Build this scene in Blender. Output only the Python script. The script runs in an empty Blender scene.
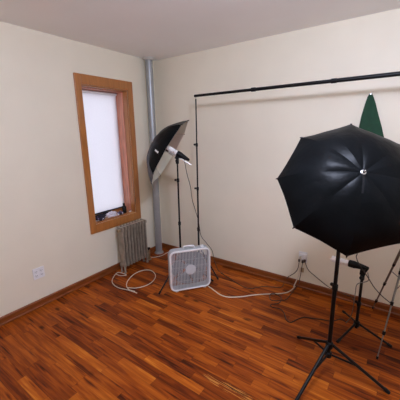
import bpy, bmesh, math, random
from mathutils import Vector as V, Matrix, noise as mn
random.seed(7)
PI = math.pi
C = bpy.context.scene.collection
sc = bpy.context.scene

# ------------------------------------------------------------------ materials
def new_mat(name):
    m = bpy.data.materials.new(name); m.use_nodes = True
    nt = m.node_tree; b = nt.nodes['Principled BSDF']
    return m, nt, b
def mat(name, col, rough=.5, metal=0, var=.08, scale=30, bump=0, spec=.5, stretch=None, coat=0):
    m, nt, b = new_mat(name)
    N, L = nt.nodes, nt.links
    g = N.new('ShaderNodeTexCoord'); mp = N.new('ShaderNodeMapping')
    if stretch: mp.inputs['Scale'].default_value = stretch
    L.new(g.outputs['Object'], mp.inputs['Vector'])
    n = N.new('ShaderNodeTexNoise'); n.inputs['Scale'].default_value = scale; n.inputs['Detail'].default_value = 4
    L.new(mp.outputs[0], n.inputs['Vector'])
    r = N.new('ShaderNodeValToRGB'); r.color_ramp.elements[0].position = .3; r.color_ramp.elements[1].position = .7
    r.color_ramp.elements[0].color = [max(0, c*(1-var)) for c in col] + [1]
    r.color_ramp.elements[1].color = [min(1, c*(1+var)) for c in col] + [1]
    L.new(n.outputs[0], r.inputs[0]); L.new(r.outputs[0], b.inputs['Base Color'])
    b.inputs['Roughness'].default_value = rough; b.inputs['Metallic'].default_value = metal
    b.inputs['Specular IOR Level'].default_value = spec
    b.inputs['Coat Weight'].default_value = coat
    if bump:
        bp = N.new('ShaderNodeBump'); bp.inputs['Strength'].default_value = bump; bp.inputs['Distance'].default_value = .01
        L.new(n.outputs[0], bp.inputs['Height']); L.new(bp.outputs[0], b.inputs['Normal'])
    return m

def floor_material():
    m, nt, b = new_mat('oak_strip_floor'); N, L = nt.nodes, nt.links
    def math_(op, a, c=None, d=None):
        n = N.new('ShaderNodeMath'); n.operation = op
        for i, q in enumerate((a, c, d)):
            if q is None: continue
            if isinstance(q, (int, float)): n.inputs[i].default_value = q
            else: L.new(q, n.inputs[i])
        return n.outputs[0]
    geo = N.new('ShaderNodeNewGeometry'); sp = N.new('ShaderNodeSeparateXYZ'); L.new(geo.outputs['Position'], sp.inputs[0])
    x, y = sp.outputs[0], sp.outputs[1]
    W = .064
    yr = math_('DIVIDE', y, W); row = math_('FLOOR', yr); fy = math_('FRACT', yr)
    wn = N.new('ShaderNodeTexWhiteNoise'); wn.noise_dimensions = '1D'; L.new(row, wn.inputs['W'])
    sc_ = N.new('ShaderNodeSeparateColor'); L.new(wn.outputs['Color'], sc_.inputs[0])
    ln = math_('MULTIPLY_ADD', sc_.outputs[0], .45, .26)
    xs = math_('ADD', math_('DIVIDE', x, ln), math_('MULTIPLY', sc_.outputs[1], 9.3))
    idx = math_('FLOOR', xs); fx = math_('FRACT', xs)
    cb = N.new('ShaderNodeCombineXYZ'); L.new(row, cb.inputs[0]); L.new(idx, cb.inputs[1])
    w2 = N.new('ShaderNodeTexWhiteNoise'); w2.noise_dimensions = '2D'; L.new(cb.outputs[0], w2.inputs['Vector'])
    idv = w2.outputs['Value']
    # grain, drawn out along the boards
    cg = N.new('ShaderNodeCombineXYZ')
    L.new(math_('MULTIPLY_ADD', idv, 31.7, math_('MULTIPLY', x, 3.0)), cg.inputs[0])
    L.new(math_('MULTIPLY', y, 46), cg.inputs[1]); L.new(math_('MULTIPLY', idv, 9.1), cg.inputs[2])
    gr = N.new('ShaderNodeTexNoise'); gr.inputs['Scale'].default_value = 1.0; gr.inputs['Detail'].default_value = 5; gr.inputs['Distortion'].default_value = .6
    L.new(cg.outputs[0], gr.inputs['Vector'])
    big = N.new('ShaderNodeTexNoise'); big.inputs['Scale'].default_value = 1.6; big.inputs['Detail'].default_value = 3
    L.new(geo.outputs['Position'], big.inputs['Vector'])
    t = math_('ADD', math_('MULTIPLY', idv, .42), math_('MULTIPLY', gr.outputs[0], 1.05))
    t = math_('ADD', t, math_('MULTIPLY', big.outputs[0], .22)); t = math_('SUBTRACT', t, .34)
    cd_ = N.new('ShaderNodeCombineXYZ'); L.new(math_('MULTIPLY', x, 2.2), cd_.inputs[0]); L.new(math_('MULTIPLY', y, 27), cd_.inputs[1]); L.new(math_('MULTIPLY', idv, 3), cd_.inputs[2])
    dk = N.new('ShaderNodeTexNoise'); dk.inputs['Scale'].default_value = 1; dk.inputs['Detail'].default_value = 3; L.new(cd_.outputs[0], dk.inputs['Vector'])
    dm = N.new('ShaderNodeMapRange'); dm.inputs[1].default_value = .6; dm.inputs[2].default_value = .72; dm.inputs[3].default_value = 0; dm.inputs[4].default_value = .42; L.new(dk.outputs[0], dm.inputs[0])
    t = math_('SUBTRACT', t, dm.outputs[0])
    r = N.new('ShaderNodeValToRGB'); cr = r.color_ramp
    cr.elements[0].position = .1; cr.elements[0].color = (.045, .008, .002, 1)
    cr.elements[1].position = .97; cr.elements[1].color = (.60, .205, .024, 1)
    for p_, c_ in ((.28, (.13, .021, .003, 1)), (.5, (.26, .052, .0045, 1)), (.75, (.42, .105, .009, 1))):
        e = cr.elements.new(p_); e.color = c_
    L.new(t, r.inputs[0])
    # knots
    kv = N.new('ShaderNodeTexVoronoi'); kv.inputs['Scale'].default_value = 1.0
    ck = N.new('ShaderNodeCombineXYZ'); L.new(math_('MULTIPLY', x, 2.6), ck.inputs[0]); L.new(math_('MULTIPLY', y, 5.5), ck.inputs[1])
    L.new(ck.outputs[0], kv.inputs['Vector'])
    kn = N.new('ShaderNodeMapRange'); kn.inputs[1].default_value = .05; kn.inputs[2].default_value = .13; kn.inputs[3].default_value = .3; kn.inputs[4].default_value = 1
    L.new(kv.outputs['Distance'], kn.inputs[0])
    # seams
    s1 = math_('GREATER_THAN', math_('MULTIPLY', fy, W), .0016)
    s2 = math_('GREATER_THAN', math_('MULTIPLY', fx, ln), .002)
    seam = math_('MULTIPLY_ADD', math_('MULTIPLY', s1, s2), .55, .45)
    k = math_('MULTIPLY', kn.outputs[0], seam)
    mx = N.new('ShaderNodeMix'); mx.data_type = 'RGBA'; mx.blend_type = 'MULTIPLY'; mx.inputs[0].default_value = 1
    L.new(r.outputs[0], mx.inputs[6])
    cc = N.new('ShaderNodeCombineColor'); [L.new(k, cc.inputs[i]) for i in range(3)]
    L.new(cc.outputs[0], mx.inputs[7])
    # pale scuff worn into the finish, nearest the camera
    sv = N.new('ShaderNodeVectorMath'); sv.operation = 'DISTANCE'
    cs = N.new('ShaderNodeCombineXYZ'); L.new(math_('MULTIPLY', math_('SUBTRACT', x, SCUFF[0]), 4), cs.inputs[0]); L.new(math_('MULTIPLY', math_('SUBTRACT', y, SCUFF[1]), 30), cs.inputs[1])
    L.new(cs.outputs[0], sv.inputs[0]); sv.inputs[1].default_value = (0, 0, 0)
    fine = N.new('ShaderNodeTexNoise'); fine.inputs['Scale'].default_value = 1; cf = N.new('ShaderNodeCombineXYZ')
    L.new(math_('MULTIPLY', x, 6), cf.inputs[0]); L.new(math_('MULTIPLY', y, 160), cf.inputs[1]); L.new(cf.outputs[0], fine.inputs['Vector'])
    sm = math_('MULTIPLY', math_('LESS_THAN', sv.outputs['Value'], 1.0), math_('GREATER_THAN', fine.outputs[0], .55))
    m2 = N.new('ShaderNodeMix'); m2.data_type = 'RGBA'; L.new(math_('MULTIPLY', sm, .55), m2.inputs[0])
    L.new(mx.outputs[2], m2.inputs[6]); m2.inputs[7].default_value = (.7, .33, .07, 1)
    L.new(m2.outputs[2], b.inputs['Base Color'])
    rr = math_('MULTIPLY_ADD', gr.outputs[0], .25, .3); L.new(rr, b.inputs['Roughness'])
    b.inputs['Specular IOR Level'].default_value = .13
    bp = N.new('ShaderNodeBump'); bp.inputs['Strength'].default_value = .25; bp.inputs['Distance'].default_value = .003
    L.new(math_('ADD', seam, math_('MULTIPLY', gr.outputs[0], .3)), bp.inputs['Height']); L.new(bp.outputs[0], b.inputs['Normal'])
    return m
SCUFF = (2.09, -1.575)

M = {}
M['floor'] = floor_material()
M['wall'] = mat('cream_wall_paint', (.80, .742, .60), .55, var=.02, scale=3, bump=.02)
M['ceiling'] = mat('ceiling_paint', (.93, .94, .94), .7, var=.02, scale=2)
M['wood_trim'] = mat('varnished_pine', (.40, .15, .035), .35, var=.14, scale=6, stretch=(8, 8, 1), coat=.3)
M['jamb_wood'] = mat('pale_pine_jamb', (.58, .24, .15), .4, var=.25, scale=5, stretch=(8, 8, 1), coat=.2)
M['base_wood'] = mat('stained_baseboard', (.2, .05, .008), .4, var=.3, scale=8, stretch=(1, 1, 8))
M['pipe'] = mat('silver_pipe_paint', (.36, .38, .39), .38, metal=.45, var=.08, scale=10)
M['collar'] = mat('pipe_collar_paint', (.6, .6, .57), .4, metal=.2)
M['radiator'] = mat('old_silver_radiator_paint', (.30, .26, .205), .42, metal=.3, var=.22, scale=14, bump=.1)
M['brass'] = mat('dull_brass', (.35, .27, .17), .4, metal=.8)
M['black_metal'] = mat('black_anodised_metal', (.006, .006, .0065), .42, var=.2, spec=.2)
M['black_plastic'] = mat('black_plastic', (.006, .006, .0065), .5, var=.2, spec=.2)
M['steel'] = mat('chromed_steel', (.62, .62, .62), .25, metal=1)
M['bronze'] = mat('bronze_aluminium', (.16, .125, .09), .4, metal=.5)
M['silver'] = mat('silver_aluminium', (.2, .19, .17), .35, metal=.7)
M['canopy'] = mat('black_umbrella_nylon', (.0035, .004, .0045), .36, var=.3, scale=7, bump=.9, spec=.06)
M['lining'] = mat('silver_white_lining', (.60, .60, .55), .38, metal=.75, var=.05, scale=10)
M['fan_white'] = mat('white_fan_plastic', (.56, .58, .6), .4, var=.03)
M['fan_body'] = mat('grey_white_fan_body', (.42, .45, .48), .45, var=.03)
M['fan_blade'] = mat('grey_fan_blade', (.22, .24, .26), .45, var=.05)
M['white_plastic'] = mat('white_plastic', (.78, .78, .78), .35, var=.02)
M['white_cord'] = mat('white_cord_rubber', (.62, .57, .48), .5, var=.05)
M['black_cord'] = mat('black_cord_rubber', (.02, .016, .014), .5, var=.1)
M['slot'] = mat('dark_socket_slot', (.03, .03, .03), .6)
M['tan'] = mat('tan_plastic', (.42, .3, .18), .5)
M['green'] = mat('green_backdrop_cloth', (.003, .042, .017), .8, var=.2, scale=25, bump=.2)
M['cloth_white'] = mat('pale_cloth', (.8, .76, .84), .9, var=.15, scale=30, bump=.3)
M['cloth_purple'] = mat('purple_grey_cloth', (.13, .08, .14), .9, var=.5, scale=40, bump=.3)
M['cloth_black'] = mat('black_cloth', (.02, .018, .025), .85, var=.3, scale=30)
M['bulb'] = mat('unlit_white_bulb', (.94, .94, .94), .25, var=.01)
M['label'] = mat('white_fabric_tag', (.75, .75, .72), .7)

def glass_mat():
    m, nt, b = new_mat('window_glass'); N, L = nt.nodes, nt.links
    tr = N.new('ShaderNodeBsdfTransparent'); gl = N.new('ShaderNodeBsdfGlossy'); gl.inputs['Roughness'].default_value = .03
    n = N.new('ShaderNodeTexNoise'); n.inputs['Scale'].default_value = 4
    mr = N.new('ShaderNodeMapRange'); mr.inputs[3].default_value = .04; mr.inputs[4].default_value = .1
    L.new(n.outputs[0], mr.inputs[0])
    mx = N.new('ShaderNodeMixShader'); L.new(mr.outputs[0], mx.inputs[0]); L.new(tr.outputs[0], mx.inputs[1]); L.new(gl.outputs[0], mx.inputs[2])
    L.new(mx.outputs[0], N['Material Output'].inputs[0]); return m
def shade_mat():
    m, nt, b = new_mat('translucent_shade_cloth'); N, L = nt.nodes, nt.links
    g = N.new('ShaderNodeTexCoord'); w = N.new('ShaderNodeTexNoise'); w.inputs['Scale'].default_value = 60
    L.new(g.outputs['Object'], w.inputs['Vector'])
    r = N.new('ShaderNodeValToRGB'); r.color_ramp.elements[0].color = (.80, .80, .86, 1); r.color_ramp.elements[1].color = (.87, .87, .93, 1)
    L.new(w.outputs[0], r.inputs[0])
    t = N.new('ShaderNodeBsdfTranslucent'); d = N.new('ShaderNodeBsdfDiffuse')
    L.new(r.outputs[0], t.inputs[0]); L.new(r.outputs[0], d.inputs[0])
    mx = N.new('ShaderNodeMixShader'); mx.inputs[0].default_value = .6
    L.new(d.outputs[0], mx.inputs[1]); L.new(t.outputs[0], mx.inputs[2]); L.new(mx.outputs[0], N['Material Output'].inputs[0]); return m
def print_mat():                          # patterned cloth: black, purple and white patches
    m, nt, b = new_mat('patterned_cloth'); N, L = nt.nodes, nt.links
    g = N.new('ShaderNodeTexCoord'); n = N.new('ShaderNodeTexVoronoi'); n.inputs['Scale'].default_value = 48
    L.new(g.outputs['Object'], n.inputs['Vector']); r = N.new('ShaderNodeValToRGB'); cr = r.color_ramp; cr.interpolation = 'CONSTANT'
    cr.elements[0].color = (.015, .012, .02, 1); cr.elements[1].position = .78; cr.elements[1].color = (.03, .025, .05, 1)
    for p_, c_ in ((.34, (.75, .7, .78, 1)), (.6, (.22, .13, .28, 1))): cr.elements.new(p_).color = c_
    sp = N.new('ShaderNodeSeparateColor'); L.new(n.outputs['Color'], sp.inputs[0]); L.new(sp.outputs[0], r.inputs[0]); L.new(r.outputs[0], b.inputs['Base Color'])
    b.inputs['Roughness'].default_value = .9; return m
M['cloth_print'] = print_mat()
M['glass'] = glass_mat(); M['shade'] = shade_mat()

# ------------------------------------------------------------------ mesh helpers
class MB:
    def __init__(s): s.v = []; s.f = []
    def add(s, vs, fs):
        o = len(s.v); s.v += [V(a) for a in vs]; s.f += [tuple(i+o for i in f) for f in fs]; return s
    def box(s, a, b):
        x0, y0, z0 = a; x1, y1, z1 = b
        return s.add([(x0,y0,z0),(x1,y0,z0),(x1,y1,z0),(x0,y1,z0),(x0,y0,z1),(x1,y0,z1),(x1,y1,z1),(x0,y1,z1)],
                     [(3,2,1,0),(4,5,6,7),(0,1,5,4),(1,2,6,5),(2,3,7,6),(3,0,4,7)])
    def obox(s, c, ex, ey, ez):           # oriented box: centre and three half-extent vectors
        c = V(c); ex, ey, ez = V(ex), V(ey), V(ez)
        return s.add([c+a*ex+b*ey+d*ez for d in (-1,1) for a, b in ((-1,-1),(1,-1),(1,1),(-1,1))],
                     [(3,2,1,0),(4,5,6,7),(0,1,5,4),(1,2,6,5),(2,3,7,6),(3,0,4,7)])
    def tube(s, pts, r, n=8, closed=False):
        pts = [V(p) for p in pts]; N_ = len(pts); rr = r if isinstance(r, (list, tuple)) else [r]*N_
        vs = []; up = None
        for i, p in enumerate(pts):
            if closed: d = pts[(i+1) % N_] - pts[i-1]
            else: d = pts[min(i+1, N_-1)] - pts[max(i-1, 0)]
            if d.length < 1e-9: d = V((0,0,1))
            d.normalize()
            if up is None: up = d.orthogonal().normalized()
            e = up - d*up.dot(d)
            e = e.normalized() if e.length > 1e-6 else d.orthogonal().normalized()
            up = e; g = d.cross(e)
            vs += [p + rr[i]*(math.cos(2*PI*k/n)*e + math.sin(2*PI*k/n)*g) for k in range(n)]
        fs = []
        for i in range(N_ if closed else N_-1):
            a, b = i*n, ((i+1) % N_)*n
            fs += [(a+k, a+(k+1) % n, b+(k+1) % n, b+k) for k in range(n)]
        if not closed: fs += [tuple(range(n))[::-1], tuple(range((N_-1)*n, N_*n))]
        return s.add(vs, fs)
    def lathe(s, o, ax, prof, n=20):      # profile of (distance along the axis, radius)
        o = V(o); ax = V(ax).normalized()
        e = ax.orthogonal().normalized(); g = ax.cross(e); vs = []
        for h, r in prof: vs += [o + ax*h + max(r, 1e-5)*(math.cos(2*PI*k/n)*e + math.sin(2*PI*k/n)*g) for k in range(n)]
        fs = [(i*n+k, i*n+(k+1) % n, (i+1)*n+(k+1) % n, (i+1)*n+k) for i in range(len(prof)-1) for k in range(n)]
        fs += [tuple(range(n))[::-1], tuple(range((len(prof)-1)*n, len(prof)*n))]
        return s.add(vs, fs)
    def build(s, name, m, parent=None, base=None, smooth=False, bevel=0, seg=2, solid=0, weld=False):
        o0 = ORG[parent.name] if parent else V(base or (0, 0, 0))
        me = bpy.data.meshes.new(name); me.from_pydata([v - o0 for v in s.v], [], s.f)
        if weld:
            bm = bmesh.new(); bm.from_mesh(me); bmesh.ops.remove_doubles(bm, verts=bm.verts, dist=1e-5)
            bmesh.ops.recalc_face_normals(bm, faces=bm.faces); bm.to_mesh(me); bm.free()
        me.materials.append(m)
        if smooth:
            me.polygons.foreach_set('use_smooth', [True]*len(me.polygons))
            try: me.set_sharp_from_angle(angle=math.radians(40))
            except Exception: pass
        o = bpy.data.objects.new(name, me); C.objects.link(o)
        if parent: o.parent = parent
        else: o.location = o0
        ORG[o.name] = o0
        if solid:
            q = o.modifiers.new('thickness', 'SOLIDIFY'); q.thickness = solid; q.offset = 0
        if bevel:
            q = o.modifiers.new('bevel', 'BEVEL'); q.width = bevel; q.segments = seg; q.limit_method = 'ANGLE'
        return o
ORG = {}
def tag(o, label=None, cat=None, group=None, kind=None):
    if label: o['label'] = label
    if cat: o['category'] = cat
    if group: o['group'] = group
    if kind: o['kind'] = kind
    return o
def thing(name, loc, label=None, cat=None, group=None, kind=None):
    o = bpy.data.objects.new(name, None); C.objects.link(o); o.location = loc; o.empty_display_size = .1
    ORG[o.name] = V(loc); return tag(o, label, cat, group, kind)
def smooth_path(pts, sub=8):              # Catmull-Rom through the points
    P = [V(p) for p in pts]; P = [P[0]*2-P[1]] + P + [P[-1]*2-P[-2]]; out = []
    for i in range(1, len(P)-2):
        a, b, c, d = P[i-1:i+3]
        for k in range(sub):
            t = k/sub
            out.append(.5*((2*b)+(c-a)*t+(2*a-5*b+4*c-d)*t*t+(3*b-a-3*c+d)*t**3))
    return out + [P[-2]]

# ------------------------------------------------------------------ room
RX, RY, H, T = 4.4, -4.3, 2.6, .25       # the room runs x 0..RX, y RY..0
WY0, WY1, WZ0, WZ1 = -1.096, -.476, .67, 2.195   # window opening in the left wall
def struct(o): return tag(o, kind='structure')
struct(MB().box((-T, RY-T, -.1), (RX+T, T, 0)).build('floor', M['floor']))
struct(MB().box((-T, RY-T, H), (RX+T, T, H+.1)).build('ceiling', M['ceiling']))
w = MB()
w.box((-T, RY-T, 0), (0, WY0, H)); w.box((-T, WY1, 0), (0, T, H)); w.box((-T, WY0, 0), (0, WY1, WZ0)); w.box((-T, WY0, WZ1), (0, WY1, H))
struct(w.build('wall_left', M['wall']))
struct(MB().box((0, 0, 0), (RX+T, T, H)).build('wall_back', M['wall']))
struct(MB().box((RX, RY-T, 0), (RX+T, 0, H)).build('wall_right', M['wall']))
struct(MB().box((0, RY-T, 0), (RX, RY, H)).build('wall_front', M['wall']))
def baseboard(name, a, b, n):             # board with a quarter-round shoe; n = direction into the room
    a, b, n = V(a), V(b), V(n); prof = [(0, 0), (.022, 0), (.022, .012), (.013, .02), (.013, .066), (.008, .076), (0, .078)]
    vs = [p + n*q[0] + V((0, 0, q[1])) for p in (a, b) for q in prof]; k = len(prof)
    fs = [(i, (i+1) % k, k+(i+1) % k, k+i) for i in range(k)] + [tuple(range(k))[::-1], tuple(range(k, 2*k))]
    mb = MB().add(vs, fs); struct(mb.build(name, M['base_wood'], weld=True))
baseboard('baseboard_left', (0, RY, 0), (0, -.023, 0), (1, 0, 0))
baseboard('baseboard_back', (0, 0, 0), (RX, 0, 0), (0, -1, 0))

# window: casing, jambs, sill, sash and glass
win = thing('window_1', (0, -.778, WZ0), kind='structure')
def casing(a, b): return MB().box(a, b)
cs = MB()
cw = .073
cs.box((0, WY0-cw, WZ0-.1), (.02, WY0, WZ1+.1)); cs.build('side_casing', M['wood_trim'], win, bevel=.004)
MB().box((0, WY1, WZ0-.1), (.02, WY1+cw, WZ1+.1)).build('side_casing', M['wood_trim'], win, bevel=.004)
MB().box((0, WY0, WZ1), (.021, WY1, WZ1+.1)).build('head_casing', M['wood_trim'], win, bevel=.004)
MB().box((0, WY0, WZ0-.1), (.021, WY1, WZ0)).build('apron', M['wood_trim'], win, bevel=.004)
j = MB(); t_ = .012
j.box((-.07, WY1-t_, WZ0), (0, WY1, WZ1)); j.box((-.07, WY0, WZ0), (0, WY0+t_, WZ1)); j.box((-.07, WY0+t_, WZ1-t_), (0, WY1-t_, WZ1))
j.build('outer_jamb', M['wood_trim'], win, bevel=.002)
j = MB(); t2 = .02
j.box((-.235, WY1-t2, WZ0), (-.07, WY1, WZ1)); j.box((-.235, WY0, WZ0), (-.07, WY0+t2, WZ1)); j.box((-.235, WY0+t2, WZ1-t2), (-.07, WY1-t2, WZ1))
j.build('inner_jamb', M['jamb_wood'], win, bevel=.002)
MB().box((-.235, WY0+t2, WZ0-.002), (.0, WY1-t2, WZ0+.012)).build('sill', M['wood_trim'], win, bevel=.003)
s_ = MB(); y0, y1, z0, z1 = WY0+t2, WY1-t2, WZ0+.012, WZ1-t2; zm = (z0+z1)/2
s_.box((-.232, y0, z0), (-.205, y0+.03, z1)); s_.box((-.232, y1-.03, z0), (-.205, y1, z1)); s_.box((-.232, y0+.03, z0), (-.205, y1-.03, z0+.05)); s_.box((-.232, y0+.03, z1-.04), (-.205, y1-.03, z1))
s_.build('sash', M['wood_trim'], win)
MB().box((-.221, y0+.03, z0+.05), (-.218, y1-.03, z1-.04)).build('glass_pane', M['glass'], win)
# roller shade
sh = thing('roller_shade', (-.186, -.778, .73), 'white translucent roller shade pulled down inside the pine window frame', 'window shade')
f = MB(); nx, nz = 14, 40; vs = []
for i in range(nz+1):
    for k in range(nx+1):
        yy = y0+.004+(y1-y0-.008)*k/nx; zz = .735+(z1-.02-.735)*i/nz
        vs.append((-.187+.0006*math.sin(yy*26+zz*1.5), yy, zz))
f.add(vs, [(a*(nx+1)+b, a*(nx+1)+b+1, (a+1)*(nx+1)+b+1, (a+1)*(nx+1)+b) for a in range(nz) for b in range(nx)])
f.build('shade_cloth', M['shade'], sh, smooth=True)
MB().box((-.193, y0+.005, .722), (-.181, y1-.005, .738)).build('hem_bar', M['cloth_black'], sh, bevel=.003)
MB().tube([(-.182, y0+.002, z1-.018), (-.182, y1-.002, z1-.018)], .014, 12).build('roller', M['white_plastic'], sh, smooth=True)

# things lying on the sill
def crumple(name, c, size, m, seed, label, cat, res=26):
    vs = []; fs = []; n = res
    for i in range(n+1):
        for k in range(n):
            th = PI*i/n; ph = 2*PI*k/n
            d = V((math.sin(th)*math.cos(ph), math.sin(th)*math.sin(ph), math.cos(th)))
            q = 1+.55*mn.noise(d*2.2+V((seed, 0, 0)))+.3*mn.noise(d*5+V((0, seed, 0)))
            p = V((d.x*size[0]*q, d.y*size[1]*q, d.z*size[2]*q))
            p.z = max(p.z, -size[2]*.7)
            vs.append(V(c)+p+V((0, 0, size[2]*.7)))
    fs = [(i*n+k, (i+1)*n+k, (i+1)*n+(k+1) % n, i*n+(k+1) % n) for i in range(n) for k in range(n)]
    return tag(MB().add(vs, fs).build(name, m, base=c, smooth=True, weld=True), label, cat)
SZ = WZ0+.0125
crumple('crumpled_cloth', (-.055, -.985, SZ), (.036, .06, .03), M['cloth_print'], 3.1, 'crumpled cloth patterned in black, purple and white at the left end of the window sill', 'cloth')
crumple('crumpled_cloth', (-.07, -.81, SZ), (.042, .068, .034), M['cloth_white'], 8.4, 'crumpled whitish lavender cloth in the middle of the window sill', 'cloth')
crumple('crumpled_cloth', (-.05, -.69, SZ), (.03, .035, .022), M['cloth_print'], 5.2, 'small patterned cloth near the dark bottle on the window sill', 'cloth')
crumple('bunched_fabric', (-.15, -.86, SZ), (.02, .12, .028), M['cloth_black'], 1.7, 'black bunched fabric lying behind the cloths under the shade on the sill', 'fabric')
bt = thing('small_bottle', (-.075, -.6, SZ), 'small dark bottle standing on the right end of the window sill', 'bottle')
MB().lathe((-.075, -.6, SZ), (0, 0, 1), [(0, .024), (.003, .027), (.075, .027), (.088, .02), (.094, .012), (.1, .012)], 18).build('bottle_body', M['black_plastic'], bt, smooth=True)
MB().lathe((-.075, -.6, SZ+.1), (0, 0, 1), [(0, .014), (.024, .013), (.026, .011)], 18).build('cap', M['black_plastic'], bt, smooth=True)
jr = thing('small_jar', (-.045, -.53, SZ), 'tiny white jar beside the dark bottle on the window sill', 'jar')
MB().lathe((-.045, -.53, SZ), (0, 0, 1), [(0, .013), (.014, .014), (.016, .012)], 16).build('jar_body', M['white_plastic'], jr, smooth=True)
MB().lathe((-.045, -.53, SZ+.016), (0, 0, 1), [(0, .014), (.008, .014), (.009, .012)], 16).build('lid', M['steel'], jr, smooth=True)

# steam pipe in the corner
px, py = .088, -.168
pp = thing('steam_pipe', (px, py, 0), 'tall silver painted pipe running floor to ceiling in the room corner', 'pipe')
MB().lathe((px, py, .001), (0, 0, 1), [(0, .046), (H-.002, .046)], 28).build('pipe', M['pipe'], pp, smooth=True)
MB().lathe((px, py, H-.032), (0, 0, 1), [(0, .05), (.012, .068), (.031, .074)], 28).build('ceiling_collar', M['collar'], pp, smooth=True)
MB().lathe((px, py, .001), (0, 0, 1), [(0, .066), (.012, .064), (.02, .05)], 28).build('floor_collar', M['pipe'], pp, smooth=True)

# cast iron radiator
rx0, rx1, ry0, ry1 = .09, .195, -.885, -.462
rad = thing('radiator', (.138, -.675, 0), 'old silver painted cast iron column radiator below the window', 'radiator')
NS = 9; pitch = (ry1-ry0)/NS
for i in range(NS):
    yc = ry0+pitch*(i+.5); mb = MB(); hw = pitch*.25
    for xc in (rx0+.02, rx1-.018):          # three columns a section
        mb.tube([(xc, yc, .1), (xc, yc, .13), (xc, yc, .56), (xc, yc, .585)], [.010, .0118, .0118, .010], 10)
    mb.obox(((rx0+rx1)/2, yc, .34), ((rx1-rx0)/2-.012, 0, 0), (0, .0075, 0), (0, 0, .22))
    mb.obox(((rx0+rx1)/2, yc, .575), ((rx1-rx0)/2, 0, 0), (0, hw, 0), (0, 0, .02))
    mb.obox(((rx0+rx1)/2, yc, .105), ((rx1-rx0)/2, 0, 0), (0, hw, 0), (0, 0, .02))
    if i in (0, NS-1):
        for xc in (rx0+.02, rx1-.02): mb.tube([(xc, yc, .1), (xc, yc, .03), (xc, yc, 0.0005)], [.015, .011, .018], 10)
    mb.build('section', M['radiator'], rad, smooth=True, bevel=.007, seg=3)
MB().tube([((rx0+rx1)/2, ry0+.01, .575), ((rx0+rx1)/2, ry1-.01, .575)], .017, 10).build('connecting_tube', M['radiator'], rad, smooth=True)
MB().tube([((rx0+rx1)/2, ry0+.01, .105), ((rx0+rx1)/2, ry1-.01, .105)], .017, 10).build('connecting_tube', M['radiator'], rad, smooth=True)
MB().lathe((.17, ry0-.001, .565), (0, -1, 0), [(0, .014), (.02, .014), (.022, .02), (.036, .02), (.038, .012)], 14).build('air_valve', M['brass'], rad, smooth=True)
vb = MB(); vb.lathe((.138, ry1+.001, .105), (0, 1, 0), [(0, .018), (.045, .018)], 14); vb.tube([(.138, ry1+.048, .001), (.138, ry1+.048, .14)], .016, 12)
vb.lathe((.138, ry1+.048, .001), (0, 0, 1), [(0, .03), (.006, .03), (.01, .018)], 16)
vl = vb.build('inlet_valve', M['brass'], rad, smooth=True)
MB().lathe((.138, ry1+.048, .14), (0, 0, 1), [(0, .008), (.018, .008), (.02, .022), (.032, .022), (.034, .016)], 14).build('valve_handle', M['black_plastic'], vl, smooth=True)

# ------------------------------------------------------------------ box fan
A = V((.955, -.905, 0)); U = V((.279, .358, 0)).normalized(); Z = V((0, 0, 1)); Nf = V((U.y, -U.x, 0))   # Nf faces the camera
FW, FH, FD, fz = .455, .462, .105, .012
fc = A + U*FW/2 - Nf*FD/2
fan = thing('box_fan', (fc.x, fc.y, 0), 'white square box fan standing on the floor beside the light stands', 'fan')
def fp(u, z, d=0): return A + U*u + Z*(fz+z) - Nf*d
def rrect(inset, r, n=7):
    out = []; a0, a1, b0, b1 = inset, FW-inset, inset, FH-inset
    for cx, cz, s0 in ((a1-r, b0+r, -PI/2), (a1-r, b1-r, 0), (a0+r, b1-r, PI/2), (a0+r, b0+r, PI)):
        out += [(cx+r*math.cos(s0+PI/2*k/n), cz+r*math.sin(s0+PI/2*k/n)) for k in range(n+1)]
    return out
loops = [(0.0, .062, .012), (.004, .058, .002), (.010, .052, 0), (.020, .042, .004), (.022, .04, .03), (.022, .04, FD-.02), (.014, .05, FD), (.006, .056, FD), (0, .062, FD-.01)]
vs = []; 
for ins, r, d in loops: vs += [fp(u, z, d) for u, z in rrect(ins, r)]
n_ = 32; Lp = len(loops)
def fan_ring(idx, name, m):
    fs = [(i*n_+k, ((i+1) % Lp)*n_+k, ((i+1) % Lp)*n_+(k+1) % n_, i*n_+(k+1) % n_) for i in idx for k in range(n_)]
    mb = MB(); used = sorted({q for f_ in fs for q in f_}); mp = {q: i for i, q in enumerate(used)}
    mb.add([vs[q] for q in used], [tuple(mp[q] for q in f_) for f_ in fs]).build(name, m, fan, smooth=True)
fan_ring((0, 1, 2), 'front_bezel', M['white_plastic'])
fan_ring((3, 4, 5, 6, 7, 8), 'housing', M['fan_body'])
def inside_h(u, ins, r):                   # half-height of the rounded opening at u
    a0, a1 = ins, FW-ins; h = FH/2-ins
    e = max(a0+r-u, u-(a1-r), 0); return h-(r-math.sqrt(max(r*r-e*e, 0)))
g = MB(); nb = 26
for i in range(nb):
    u = .026+(FW-.052)*i/(nb-1); h = inside_h(u, .021, .041)
    g.tube([fp(u, FH/2-h, .008), fp(u, FH/2+h, .008)], .0036, 6)
for zz in (.11, .19, .27, .35): g.tube([fp(.021, zz, .011), fp(FW-.021, zz, .011)], .0014, 5)
g.build('front_grille', M['fan_white'], fan, smooth=True)
MB().lathe(fp(FW/2, FH/2, .010), Nf, [(0, .058), (.003, .057), (.005, .05)], 28).build('hub_badge', M['fan_white'], fan, smooth=True)
g = MB()
for i in range(20):
    u = .03+(FW-.06)*i/19; h = inside_h(u, .021, .041)
    g.tube([fp(u, FH/2-h, FD-.01), fp(u, FH/2+h, FD-.01)], .0018, 5)
g.build('rear_grille', M['fan_white'], fan, smooth=True)
MB().lathe(fp(FW/2, FH/2, .085), Nf, [(0, .05), (.045, .05), (.05, .042)], 24).build('motor', M['fan_blade'], fan, smooth=True)
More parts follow.
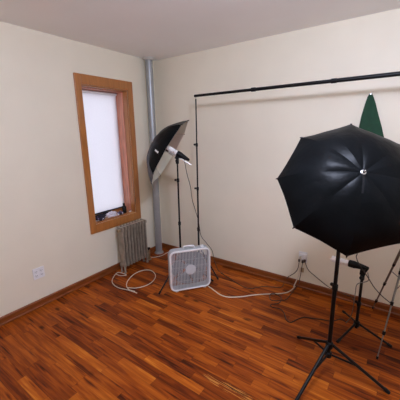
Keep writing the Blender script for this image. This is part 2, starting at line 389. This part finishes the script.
for b_ in range(5):
    a = 2*PI*b_/5+.3; vs = []; NR, NA = 8, 10
    for i in range(NR+1):
        rr = .048+(.192-.048)*i/NR
        for k in range(NA+1):
            th = a+(k/NA-.5)*(.95+.25*i/NR)+.25*i/NR
            vs.append(fp(FW/2+rr*math.cos(th), FH/2+rr*math.sin(th), .058+(k/NA-.5)*.032))
    MB().add(vs, [(i*(NA+1)+k, i*(NA+1)+k+1, (i+1)*(NA+1)+k+1, (i+1)*(NA+1)+k) for i in range(NR) for k in range(NA)]).build('blade', M['fan_blade'], fan, smooth=True, solid=.003)
hp = [fp(FW*.36, FH-.004, .05), fp(FW*.365, FH+.018, .05), fp(FW*.4, FH+.028, .05), fp(FW*.58, FH+.028, .05), fp(FW*.615, FH+.018, .05), fp(FW*.62, FH-.004, .05)]
MB().tube(smooth_path(hp, 4), .008, 8).build('handle', M['white_plastic'], fan, smooth=True)
MB().lathe(fp(FW*.82, FH-.001, .05), Z, [(0, .02), (.004, .02), (.006, .014), (.02, .013), (.022, .01)], 18).build('control_knob', M['white_plastic'], fan, smooth=True)
for u in (.07, FW-.07): MB().obox(fp(u, -.005, FD/2), U*.015, Nf*.045, Z*.0065).build('foot', M['fan_white'], fan, bevel=.003)

# ------------------------------------------------------------------ light stands, lamps and umbrellas
def stand_part_pole(root, base, z0, ztop, knobs, r0=.0125):
    zs = [z0] + sorted(knobs) + [ztop]
    for i in range(len(zs)-1):
        MB().tube([base+Z*zs[i], base+Z*zs[i+1]], r0-.0014*i, 12).build('pole', M['black_metal'], root, smooth=True)
    for i, z in enumerate(sorted(knobs)):
        c = MB().lathe(base+Z*(z-.022), Z, [(0, r0+.003-.0014*i), (.004, r0+.005-.0014*i), (.036, r0+.005-.0014*i), (.04, r0+.002-.0014*i)], 14).build('collar', M['black_plastic'], root, smooth=True)
        d = V((math.cos(2.4+i), math.sin(2.4+i), 0))
        MB().lathe(base+Z*z+d*.012, d, [(0, .006), (.012, .006), (.013, .012), (.024, .012), (.026, .009)], 10).build('knob', M['black_plastic'], c, smooth=True)
def tripod_legs(root, base, feet, ztop, zlow, r=.009, zfoot=.009, brace=.5, lift=.0):
    hub = MB().lathe(base+Z*(ztop-.03), Z, [(0, .02), (.005, .024), (.045, .024), (.05, .018)], 14)
    hub.build('hub', M['black_plastic'], root, smooth=True)
    if brace: MB().lathe(base+Z*(zlow-.02), Z, [(0, .018), (.005, .022), (.035, .022), (.04, .016)], 14).build('brace_ring', M['black_plastic'], root, smooth=True)
    for f_ in feet:
        F = V((f_[0], f_[1], zfoot)); d = (V((F.x, F.y, 0))-base); d.z = 0; d.normalize()
        top = base + d*.02 + Z*ztop
        lg = MB().tube([top, F], r, 10).build('leg', M['black_metal'], root, smooth=True)
        e = (F-top).normalized()
        MB().tube([F-e*.035, F-e*.001], [r+.003, r+.002], 10).build('rubber_foot', M['black_plastic'], lg, smooth=True)
        if brace:
            q = top.lerp(F, brace); MB().tube([base+d*.018+Z*zlow, q], r*.7, 8).build('brace', M['black_metal'], root, smooth=True)
def lamp_head(root, top, a, lift=.05, shift=.03):     # a: from the bulb back along the holder; top: end of the pole
    a = V(a).normalized(); side = a.cross(Z).normalized(); up = side.cross(a).normalized()
    if up.z < 0: up = -up
    br = MB().lathe(top-Z*.055, Z, [(0, .014), (.004, .017), (.05, .017), (.054, .013)], 14); br.obox(top+Z*.012, side*.014, a*.02, up*.02)
    br.tube(smooth_path([top+Z*.005, top+a*.015+up*.02, top+a*.03+up*lift], 4), .009, 8)
    br.build('tilt_bracket', M['black_plastic'], root, smooth=True)
    MB().lathe(top+side*.012-Z*.02, side, [(0, .006), (.02, .006), (.021, .014), (.034, .014), (.036, .01)], 12).build('knob', M['black_plastic'], root, smooth=True)
    o = top+up*lift-a*shift
    h = MB().lathe(o, a, [(0, .026), (.004, .030), (.045, .031), (.06, .027), (.11, .020), (.145, .013), (.15, .008)], 20).build('lamp_holder', M['black_plastic'], root, smooth=True)
    b = MB().lathe(o-a*.028, a, [(0, .021), (.003, .024), (.02, .024), (.03, .016)], 18)
    b.build('bulb_base', M['bulb'], h, smooth=True)
    path = []                             # spiral of the compact fluorescent tube
    for i in range(141):
        t = i/140; th = 6*2*PI*t; rr = .0175*(1-.6*max(0, t-.88)/.12)
        path.append(o-a*(.036+.105*t)+rr*(math.cos(th)*side+math.sin(th)*up))
    MB().tube(path, .0098, 8).build('spiral_tube', M['bulb'], h, smooth=True)
    return o

def umbrella(name, Cc, ap, r, h, ph, label, tail=.26, tag_panel=None, strap=False, wr=0, tab=None):
    Cc = V(Cc); ap = V(ap).normalized(); e = Z.cross(ap).normalized(); f = ap.cross(e)   # ap: from rim centre to the apex
    root = thing(name, Cc, label, 'umbrella')
    phi = 2*math.atan(h/r); Rr = r/math.sin(phi)
    def rib(k, t, off=0):
        th = ph+k*PI/4; d = math.cos(th)*e+math.sin(th)*f; an = phi*t
        return Cc + d*(Rr-off)*math.sin(an) + ap*((Rr-off)*math.cos(an)-Rr*math.cos(phi))
    NT, NSg = 14, 8
    for nm, off, m in (('canopy', 0, M['canopy']), ('lining', .0035, M['lining'])):
        vs = []; cols = 8*NSg
        for i in range(NT+1):
            t = i/NT
            for k in range(8):
                for s in range(NSg):
                    q = s/NSg; p = rib(k, t, off).lerp(rib(k+1, t, off), q)
                    bow = 4*q*(1-q)
                    c0 = Cc + ap*((p-Cc).dot(ap))
                    p = c0+(p-c0)*(1-.014*bow*t**3) + ap*(.012*bow*math.sin(PI*t))
                    if wr:
                        a_ = mn.noise(V((k*3.1+q*3.3, t*2.2, .3)))*bow
                        p += ap*wr*a_*t
                    vs.append(p)
        fs = [(i*cols+k, (i+1)*cols+k, (i+1)*cols+(k+1) % cols, i*cols+(k+1) % cols) for i in range(NT) for k in range(cols)]
        o = MB().add(vs, fs).build(nm, m, root, weld=True)
        o.data.polygons.foreach_set('use_smooth', [True]*len(o.data.polygons))
        try: o.data.set_sharp_from_angle(angle=math.radians(13))
        except Exception: pass
    run = Cc + ap*(h*.18)
    for k in range(8):
        b = MB().tube([rib(k, .04+.98*i/14, .007) for i in range(15)], .0022, 6).build('rib', M['steel'], root, smooth=True)
        tip = rib(k, 1.0, 0); out = (rib(k, 1.02, 0)-rib(k, .98, 0)).normalized()
        MB().tube([tip-out*.012, tip+out*.008], [.004, .003], 6).build('rib_tip', M['black_plastic'], b, smooth=True)
        MB().tube([run, rib(k, .55, .009)], .0018, 5).build('stretcher', M['steel'], root, smooth=True)
    MB().tube([Cc+ap*(h-.004), Cc-ap*tail], .0045, 10).build('shaft', M['steel'], root, smooth=True)
    MB().lathe(run-ap*.015, ap, [(0, .009), (.03, .009)], 12).build('runner', M['black_plastic'], root, smooth=True)
    MB().lathe(Cc+ap*(h+.001), ap, [(0, .012), (.003, .012), (.005, .006), (.02, .0055), (.023, .003)], 12).build('apex_tip', M['steel'], root, smooth=True)
    if strap:
        k = strap; pts = [rib(k, .03+.2*i/8, -.0035) for i in range(9)]; sd = (rib(k+1, .3)-rib(k-1, .3)).normalized()*.004
        vs = [q+s*sd for q in pts for s in (-1, 1)]
        MB().add(vs, [(2*i, 2*i+1, 2*i+3, 2*i+2) for i in range(8)]).build('closing_strap', M['black_plastic'], root, solid=.0012)
    if tab:
        k, q, t0, t1, m = tab
        def P(t, qq):
            p = rib(k, t, 0).lerp(rib(k+1, t, 0), qq); return p + ap*(.012*4*qq*(1-qq)*math.sin(PI*t)) + (p-(Cc-ap*.1)).normalized()*.004
        MB().add([P(t0, q-.035), P(t0, q+.035), P(t1, q+.035), P(t1, q-.035)], [(0, 1, 2, 3)]).build('sewn_tag', m, root, solid=.0015)
    return root

# far stand by the window, umbrella opened towards the room
P1 = V((.875, -.625, 0))
st1 = thing('light_stand', P1, 'black light stand behind the fan holding the umbrella nearest the window', 'light stand')
def feet(c, r, angs): return [(c.x+r*math.cos(math.radians(a)), c.y+r*math.sin(math.radians(a))) for a in angs]
tripod_legs(st1, P1, feet(P1, .37, (-92, 30, 149)), .30, .2, r=.008)
stand_part_pole(st1, P1, .15, 1.37, [.706, 1.19], .011)
A1 = V((.738, .435, -.522))
lamp_head(st1, P1+Z*1.42, A1)
C1 = V((.812, -.665, 1.487))
umbrella('photo_umbrella', C1, -A1, .385, .2, .2, 'black photo umbrella with pale lining, open near the window', tail=.26, wr=.004, tab=(7, .7, .74, .87, M['label']))

# near stand at the right, umbrella with its black back to the camera
P2 = V((2.565, -1.1, 0))
st2 = thing('light_stand', P2, 'black light stand in front, its pole rising behind the large near umbrella', 'light stand')
tripod_legs(st2, P2, [(2.285, -.828), (2.933, -1.022), (2.449, -1.475)], .26, .18, r=.0105, brace=.45)
stand_part_pole(st2, P2, .16, 1.22, [.694], .0135)
A2 = V((.39, -.78, .5)).normalized()
lamp_head(st2, P2+Z*1.25, -A2, .045)
umbrella('photo_umbrella', (2.614, -1.305, 1.394), A2, .37, .19, 1.464, 'large black photo umbrella in front at right, its glossy back to the camera', tail=.28, strap=4, wr=.012)

# low stand behind it, no umbrella
P3 = V((2.665, -.46, 0))
st3 = thing('light_stand', P3, 'short black light stand with a bare spiral bulb and no umbrella', 'light stand')
tripod_legs(st3, P3, [(2.563, -.71), (2.929, -.529), (2.528, -.236)], .075, .045, r=.009, brace=0)
stand_part_pole(st3, P3, .03, .49, [.26], .0125)
lamp_head(st3, P3+Z*.535, (.97, -.1, -.025), .058, .112)

# backdrop stand: crossbar on two poles
P4 = V((.93, -.345, 0)); P5 = V((3.62, -.345, 0))
bd = thing('backdrop_stand', P4, 'tall black backdrop stand with a long crossbar running along the wall', 'backdrop stand')
stand_part_pole(bd, P4, .12, 2.035, [.566, 1.057, 1.554], .0115)
tripod_legs(bd, P4, [(1.225, -.375), (.77, -.11), (.79, -.59)], .33, .16, r=.0075, brace=.5)
stand_part_pole(bd, P5, .12, 2.035, [.566, 1.057, 1.554], .0115)
tripod_legs(bd, P5, [(3.33, -.375), (3.85, -.13), (3.83, -.57)], .33, .16, r=.0075, brace=.5)
for P in (P4, P5): MB().tube([P+Z*2.03, P+Z*2.052], .004, 8).build('spigot', M['steel'], bd, smooth=True)
cb = MB(); xs = [.915, 1.6, 2.3, 3.0, 3.64]
for i in range(4): cb.tube([(xs[i], -.345, 2.066), (xs[i+1], -.345, 2.066)], (.0135, .015, .0165, .015)[i], 14)
cb.build('crossbar', M['black_metal'], bd, smooth=True)
for x_ in xs[1:4]: MB().lathe((x_-.02, -.345, 2.066), (1, 0, 0), [(0, .019), (.04, .019)], 14).build('crossbar_collar', M['black_plastic'], bd, smooth=True)

# silver camera tripod at the right edge
P6 = V((2.945, -.36, 0)); APX = P6+Z*.89
tr = thing('camera_tripod', P6, 'bronze and silver camera tripod with slim telescoping legs at the right edge', 'tripod')
tf = [(2.752, -.03), (2.842, -.735), (3.33, -.31)]
for i, f_ in enumerate(tf):
    F = V((f_[0], f_[1], .008)); d = (F-APX); top = APX + V((d.x, d.y, 0)).normalized()*.03
    ts = (.36, .62, .88) if i != 1 else (.3, .55, .79)
    q = [top] + [top.lerp(F, t) for t in ts] + [F]; rs = (.011, .0085, .0065, .0045) if i != 1 else (.0105, .0075, .0055, .004)
    lg = MB()
    for k in range(4): lg.tube([q[k], q[k+1]], rs[k], 10)
    lg = lg.build('leg', M['bronze'] if i != 1 else M['silver'], tr, smooth=True); e = (F-top).normalized()
    for k in (1, 2, 3): MB().tube([q[k]-e*.014, q[k]+e*.014], [.012, .0105], 10).build('leg_lock', M['black_plastic'], lg, smooth=True)
    e = (F-top).normalized(); MB().tube([F-e*.02, F], [.009, .0075], 10).build('rubber_foot', M['black_plastic'], lg, smooth=True)
    MB().tube([P6+Z*.5, top.lerp(F, .44)], .004, 6).build('spreader', M['silver'], tr, smooth=True)
MB().tube([P6+Z*.45, P6+Z*1.02], .011, 12).build('centre_column', M['silver'], tr, smooth=True)
MB().lathe(APX-Z*.03, Z, [(0, .026), (.005, .036), (.05, .036), (.06, .024)], 18).build('shoulder', M['black_plastic'], tr, smooth=True)
hd = MB().lathe(P6+Z*1.02, Z, [(0, .022), (.02, .026), (.05, .026), (.055, .02)], 16); hd.box((P6.x-.035, P6.y-.045, 1.075), (P6.x+.035, P6.y+.045, 1.092)).build('pan_head', M['black_plastic'], tr, smooth=True)
MB().tube([P6+V((0, -.02, 1.06)), P6+V((.06, -.2, .97))], [.006, .01], 8).build('pan_handle', M['black_plastic'], tr, smooth=True)

# green cloth hung against the wall
gz = [1.985, 1.955, 1.9, 1.8, 1.7, 1.6, 1.45, 1.3, 1.1, .95]
gl = [(2.528, 2.542), (2.512, 2.556), (2.50, 2.578), (2.482, 2.61), (2.472, 2.645), (2.465, 2.675), (2.455, 2.70), (2.45, 2.71), (2.445, 2.715), (2.445, 2.715)]
vs = []; NC = 48
for i, (z, (a, b)) in enumerate(zip(gz, gl)):
    cx, hw = (a+b)/2, (b-a)/2; dep = min(.05, .008+hw*.45)
    for k in range(NC):
        th = 2*PI*k/NC; fold = 1+.22*math.sin(th*5+.4*i)*min(1, i/3)
        y = -.012-dep*(.5+.5*math.sin(th)*fold) if math.sin(th) > 0 else -.012-dep*.5*(1+math.sin(th))
        vs.append((cx+hw*math.cos(th), min(y, -.006), z+.012*math.sin(th*3)*(i == len(gz)-1)))
n = len(gz)
gc = thing('green_cloth', (2.535, -.02, 1.0), 'dark green cloth gathered to a point and hanging on the wall at right', 'cloth')
MB().add(vs, [(i*NC+k, (i+1)*NC+k, (i+1)*NC+(k+1) % NC, i*NC+(k+1) % NC) for i in range(n-1) for k in range(NC)]+[tuple(range(NC)), tuple(range((n-1)*NC, n*NC))[::-1]]).build('cloth', M['green'], gc, smooth=True, weld=True)
MB().lathe((2.535, -.001, 1.975), (0, -1, 0), [(0, .004), (.026, .004), (.027, .008), (.03, .006)], 12).build('nail', M['steel'], gc, smooth=True)

# ------------------------------------------------------------------ sockets and plugs
so = thing('wall_socket', (0, -1.782, .355), 'white square wall socket on the left wall, nothing plugged in', 'socket')
MB().box((0.0003, -1.837, .297), (.007, -1.727, .412)).build('cover_plate', M['white_plastic'], so, bevel=.003)
for yy in (-1.808, -1.756):
    for zz in (.334, .375):
        rc = MB().lathe((.0065, yy, zz), (1, 0, 0), [(0, .0175), (.003, .017)], 18).build('receptacle', M['white_plastic'], so, smooth=True)
        MB().box((.0088, yy-.009, zz-.003), (.0099, yy-.006, zz+.008)).box((.0088, yy+.006, zz-.003), (.0099, yy+.009, zz+.008)).box((.0088, yy-.003, zz-.011), (.0099, yy+.003, zz-.006)).build('slots', M['slot'], rc)
s2 = thing('wall_socket', (2.065, 0, .36), 'white wall socket on the back wall with cords plugged in', 'socket')
MB().box((2.02, -.007, .30), (2.11, -.0003, .42)).build('cover_plate', M['white_plastic'], s2, bevel=.003)
for zz in (.34, .385): MB().lathe((2.065, -.0065, zz), (0, -1, 0), [(0, .0175), (.003, .017)], 18).build('receptacle', M['white_plastic'], s2, smooth=True)
ad = MB().box((2.035, -.05, .353), (2.112, -.0105, .405)).build('power_adapter', M['white_plastic'], base=(2.07, -.03, .35), bevel=.004)
tag(ad, 'white multi plug adapter block pushed into the back wall socket', 'adapter')
def plug(c, label=None):
    return MB().obox(c, (.009, 0, 0), (0, .016, 0), (0, 0, .013))

# ------------------------------------------------------------------ cords
def cord(name, pts, r, m, label, plug_at=None, sub=8):
    base = V(pts[0]); root = thing(name, base, label, 'cord')
    MB().tube(smooth_path(pts, sub), r, 6).build('cable', m, root, smooth=True)
    if plug_at: MB().obox(plug_at, (.010, 0, 0), (0, .015, 0), (0, 0, .014)).build('plug', m, root, bevel=.004)
    return root
cam_p = V((2.8393, -2.9691, 1.682))
from mathutils import Euler
Rm = Euler((1.3402, .018, .6171), 'XYZ').to_matrix(); FPX = 286.988
def fl(pts, z=.005):                      # points on the floor, measured from the photograph once
    out = []
    for u, v in pts:
        d = Rm @ V(((u-200)/FPX, -(v-200)/FPX, -1)); t = (z-cam_p.z)/d.z; out.append(cam_p+d*t)
    return out
def vp(u, v, y):
    d = Rm @ V(((u-200)/FPX, -(v-200)/FPX, -1)); t = (y-cam_p.y)/d.y; return cam_p+d*t
w1 = fl([(137, 293), (128, 290), (118, 287.5), (112.5, 283), (113, 278), (118, 272.5)], .006) + [V((.235, -.90, .012)), V((.2, -.955, .015)), V((.12, -.96, .012))]
cord('white_cord', w1, .0045, M['white_cord'], 'white cord end trailing on the floor in front of the radiator')
w2 = fl([(135, 291.5), (129, 289.5), (126.5, 285), (129, 279), (136, 273), (145, 270), (152, 271), (155.5, 275.5), (153, 281), (146, 285.5), (136, 288), (127, 287.5)], .014)
cord('white_cord', w2, .0045, M['white_cord'], 'white cord looped in an oval on the floor before the radiator')
w3 = fl([(151, 257.5), (156, 257), (162, 255.5), (168, 252.5), (174, 252)], .006)
cord('white_cord', w3, .0045, M['white_cord'], 'pale cord running from the radiator end towards behind the fan')
sock = lambda dx, dz: V((2.065+dx, -.012, .36+dz))
w4 = fl([(208, 286), (213, 289.5), (220, 294.5), (228, 297), (240, 296.8), (254, 295), (268, 294), (283, 293.3), (290, 291), (295, 286.5)], .007) + [V((2.02, -.12, .05)), V((2.055, -.08, .18)), V((2.06, -.075, .32)), V((2.056, -.062, .372))]
cord('fan_cord', w4, .0052, M['white_cord'], 'long white cord from the box fan across the floor to the wall socket', plug_at=(2.056, -.066, .374))
w5 = [V((2.045, -.062, .345)), vp(298, 268, -.07), vp(294.5, 273, -.06), vp(288, 277, -.04)] + fl([(285, 281), (281.5, 287), (272, 287), (262, 286.5), (250, 288.5), (240, 285), (229, 278), (221, 273)], .006)
cord('extension_cord', w5, .004, M['black_cord'], 'black cord along the wall base from the socket towards the tall stand', plug_at=(2.045, -.058, .338))
w6 = [V((2.08, -.062, .335)), V((2.078, -.08, .24)), V((2.07, -.11, .1))] + fl([(300, 281), (297, 286), (292, 292.5), (286, 299.5), (279, 300.5), (271, 300), (270, 295), (274, 293.5)], .015) + fl([(281, 297.5), (279, 303), (271, 304.5), (272, 307), (280, 309), (284, 313), (286.5, 320), (291, 322.3), (297, 319.5), (304, 317.3), (314, 318.5), (322, 319.5), (332, 321), (341, 319), (346, 322)], .005)
cord('extension_cord', w6, .004, M['black_cord'], 'tangled black cord wandering across the floor to the short stand', plug_at=(2.08, -.058, .33))
w7 = [V((2.1, -.062, .35)), vp(308, 269.5, -.08), vp(315, 276, -.08), vp(321, 281, -.1), vp(328, 286.5, -.13), vp(336, 290.5, -.16), vp(345, 294.5, -.2), vp(352, 297.5, -.25), V((2.63, -.36, .2)), V((2.655, -.44, .25))]
cord('extension_cord', w7, .004, M['black_cord'], 'black cord hanging slack from the wall socket to the short stand pole', plug_at=(2.1, -.058, .343))
w8 = [V((.93, -.58, 1.425)), vp(185.5, 166, -.56), vp(187, 174, -.52), vp(190.5, 187, -.46), vp(192.3, 200, -.42), vp(195, 209, -.4), vp(198.6, 222, -.37), vp(201, 235.5, -.37), vp(206.5, 243, -.38), vp(212, 250.5, -.36), vp(214, 259, -.36)] + fl([(218, 270), (224, 274.5)], .015)
cord('lamp_cord', w8, .0035, M['black_cord'], 'thin black cord hanging from the lamp of the umbrella near the window')
w9 = [V((2.50, -1.03, 1.25)), V((2.5, -.98, 1.1)), vp(355.5, 250, -.75), vp(356.3, 257, -.7), vp(358.5, 263, -.66), vp(363, 270, -.62), vp(368, 277.5, -.58), vp(374, 287, -.55), vp(381, 295, -.54), vp(388, 301, -.535), vp(391.5, 303.5, -.53)]
cord('lamp_cord', w9, .0035, M['black_cord'], 'black cord drooping from behind the near umbrella to the silver tripod')
w10 = [V((2.70, -.47, .56)), V((2.71, -.49, .5)), vp(357.5, 284, -.5), vp(355.5, 292, -.49), vp(354, 302, -.5), vp(352.5, 311, -.47), vp(350, 318, -.42)] + fl([(346, 323)], .012)
cord('lamp_cord', w10, .0035, M['silver'], 'grey cord running down beside the pole of the short stand')
tn = MB().box((2.05, -.016, .185), (2.085, -.0005, .235)).build('cord_clip', M['tan'], base=(2.067, -.01, .2), bevel=.003)
tag(tn, 'small tan plastic clip on the back wall below the socket', 'cord clip')

# ------------------------------------------------------------------ ceiling lamp, daylight, camera
LX, LY = 2.6, -2.1
cl = thing('ceiling_light', (LX, LY, H), 'round white flush ceiling lamp in the middle of the room ceiling', 'ceiling light')
MB().lathe((LX, LY, H-.001), (0, 0, -1), [(0, .15), (.012, .155), (.03, .15), (.034, .02)], 32).build('ceiling_plate', M['white_plastic'], cl, smooth=True)
ld = bpy.data.lights.new('ceiling_lamp', 'POINT'); ld.energy = 86; ld.shadow_soft_size = .1; ld.color = (.88, .96, 1.25)
lo = bpy.data.objects.new('ceiling_lamp', ld); C.objects.link(lo); lo.parent = cl; lo.location = (0, 0, -.18)

W = bpy.data.worlds.new('daylight'); sc.world = W; W.use_nodes = True
bg = W.node_tree.nodes['Background']; bg.inputs[0].default_value = (.9, .91, 1, 1); bg.inputs[1].default_value = 1.6

cd = bpy.data.cameras.new('camera'); cd.sensor_width = 36; cd.lens = 36*FPX/400; cd.clip_start = .05
cam = bpy.data.objects.new('camera', cd); C.objects.link(cam)
cam.location = cam_p; cam.rotation_mode = 'XYZ'; cam.rotation_euler = (1.3402, .018, .6171)
sc.camera = cam
sc.view_settings.view_transform = 'Standard'; sc.view_settings.look = 'None'; sc.view_settings.gamma = 1; sc.view_settings.use_curve_mapping = False
sc.view_settings.exposure = 0
sc.cycles.use_denoising = True; sc.cycles.max_bounces = 10; sc.cycles.diffuse_bounces = 6
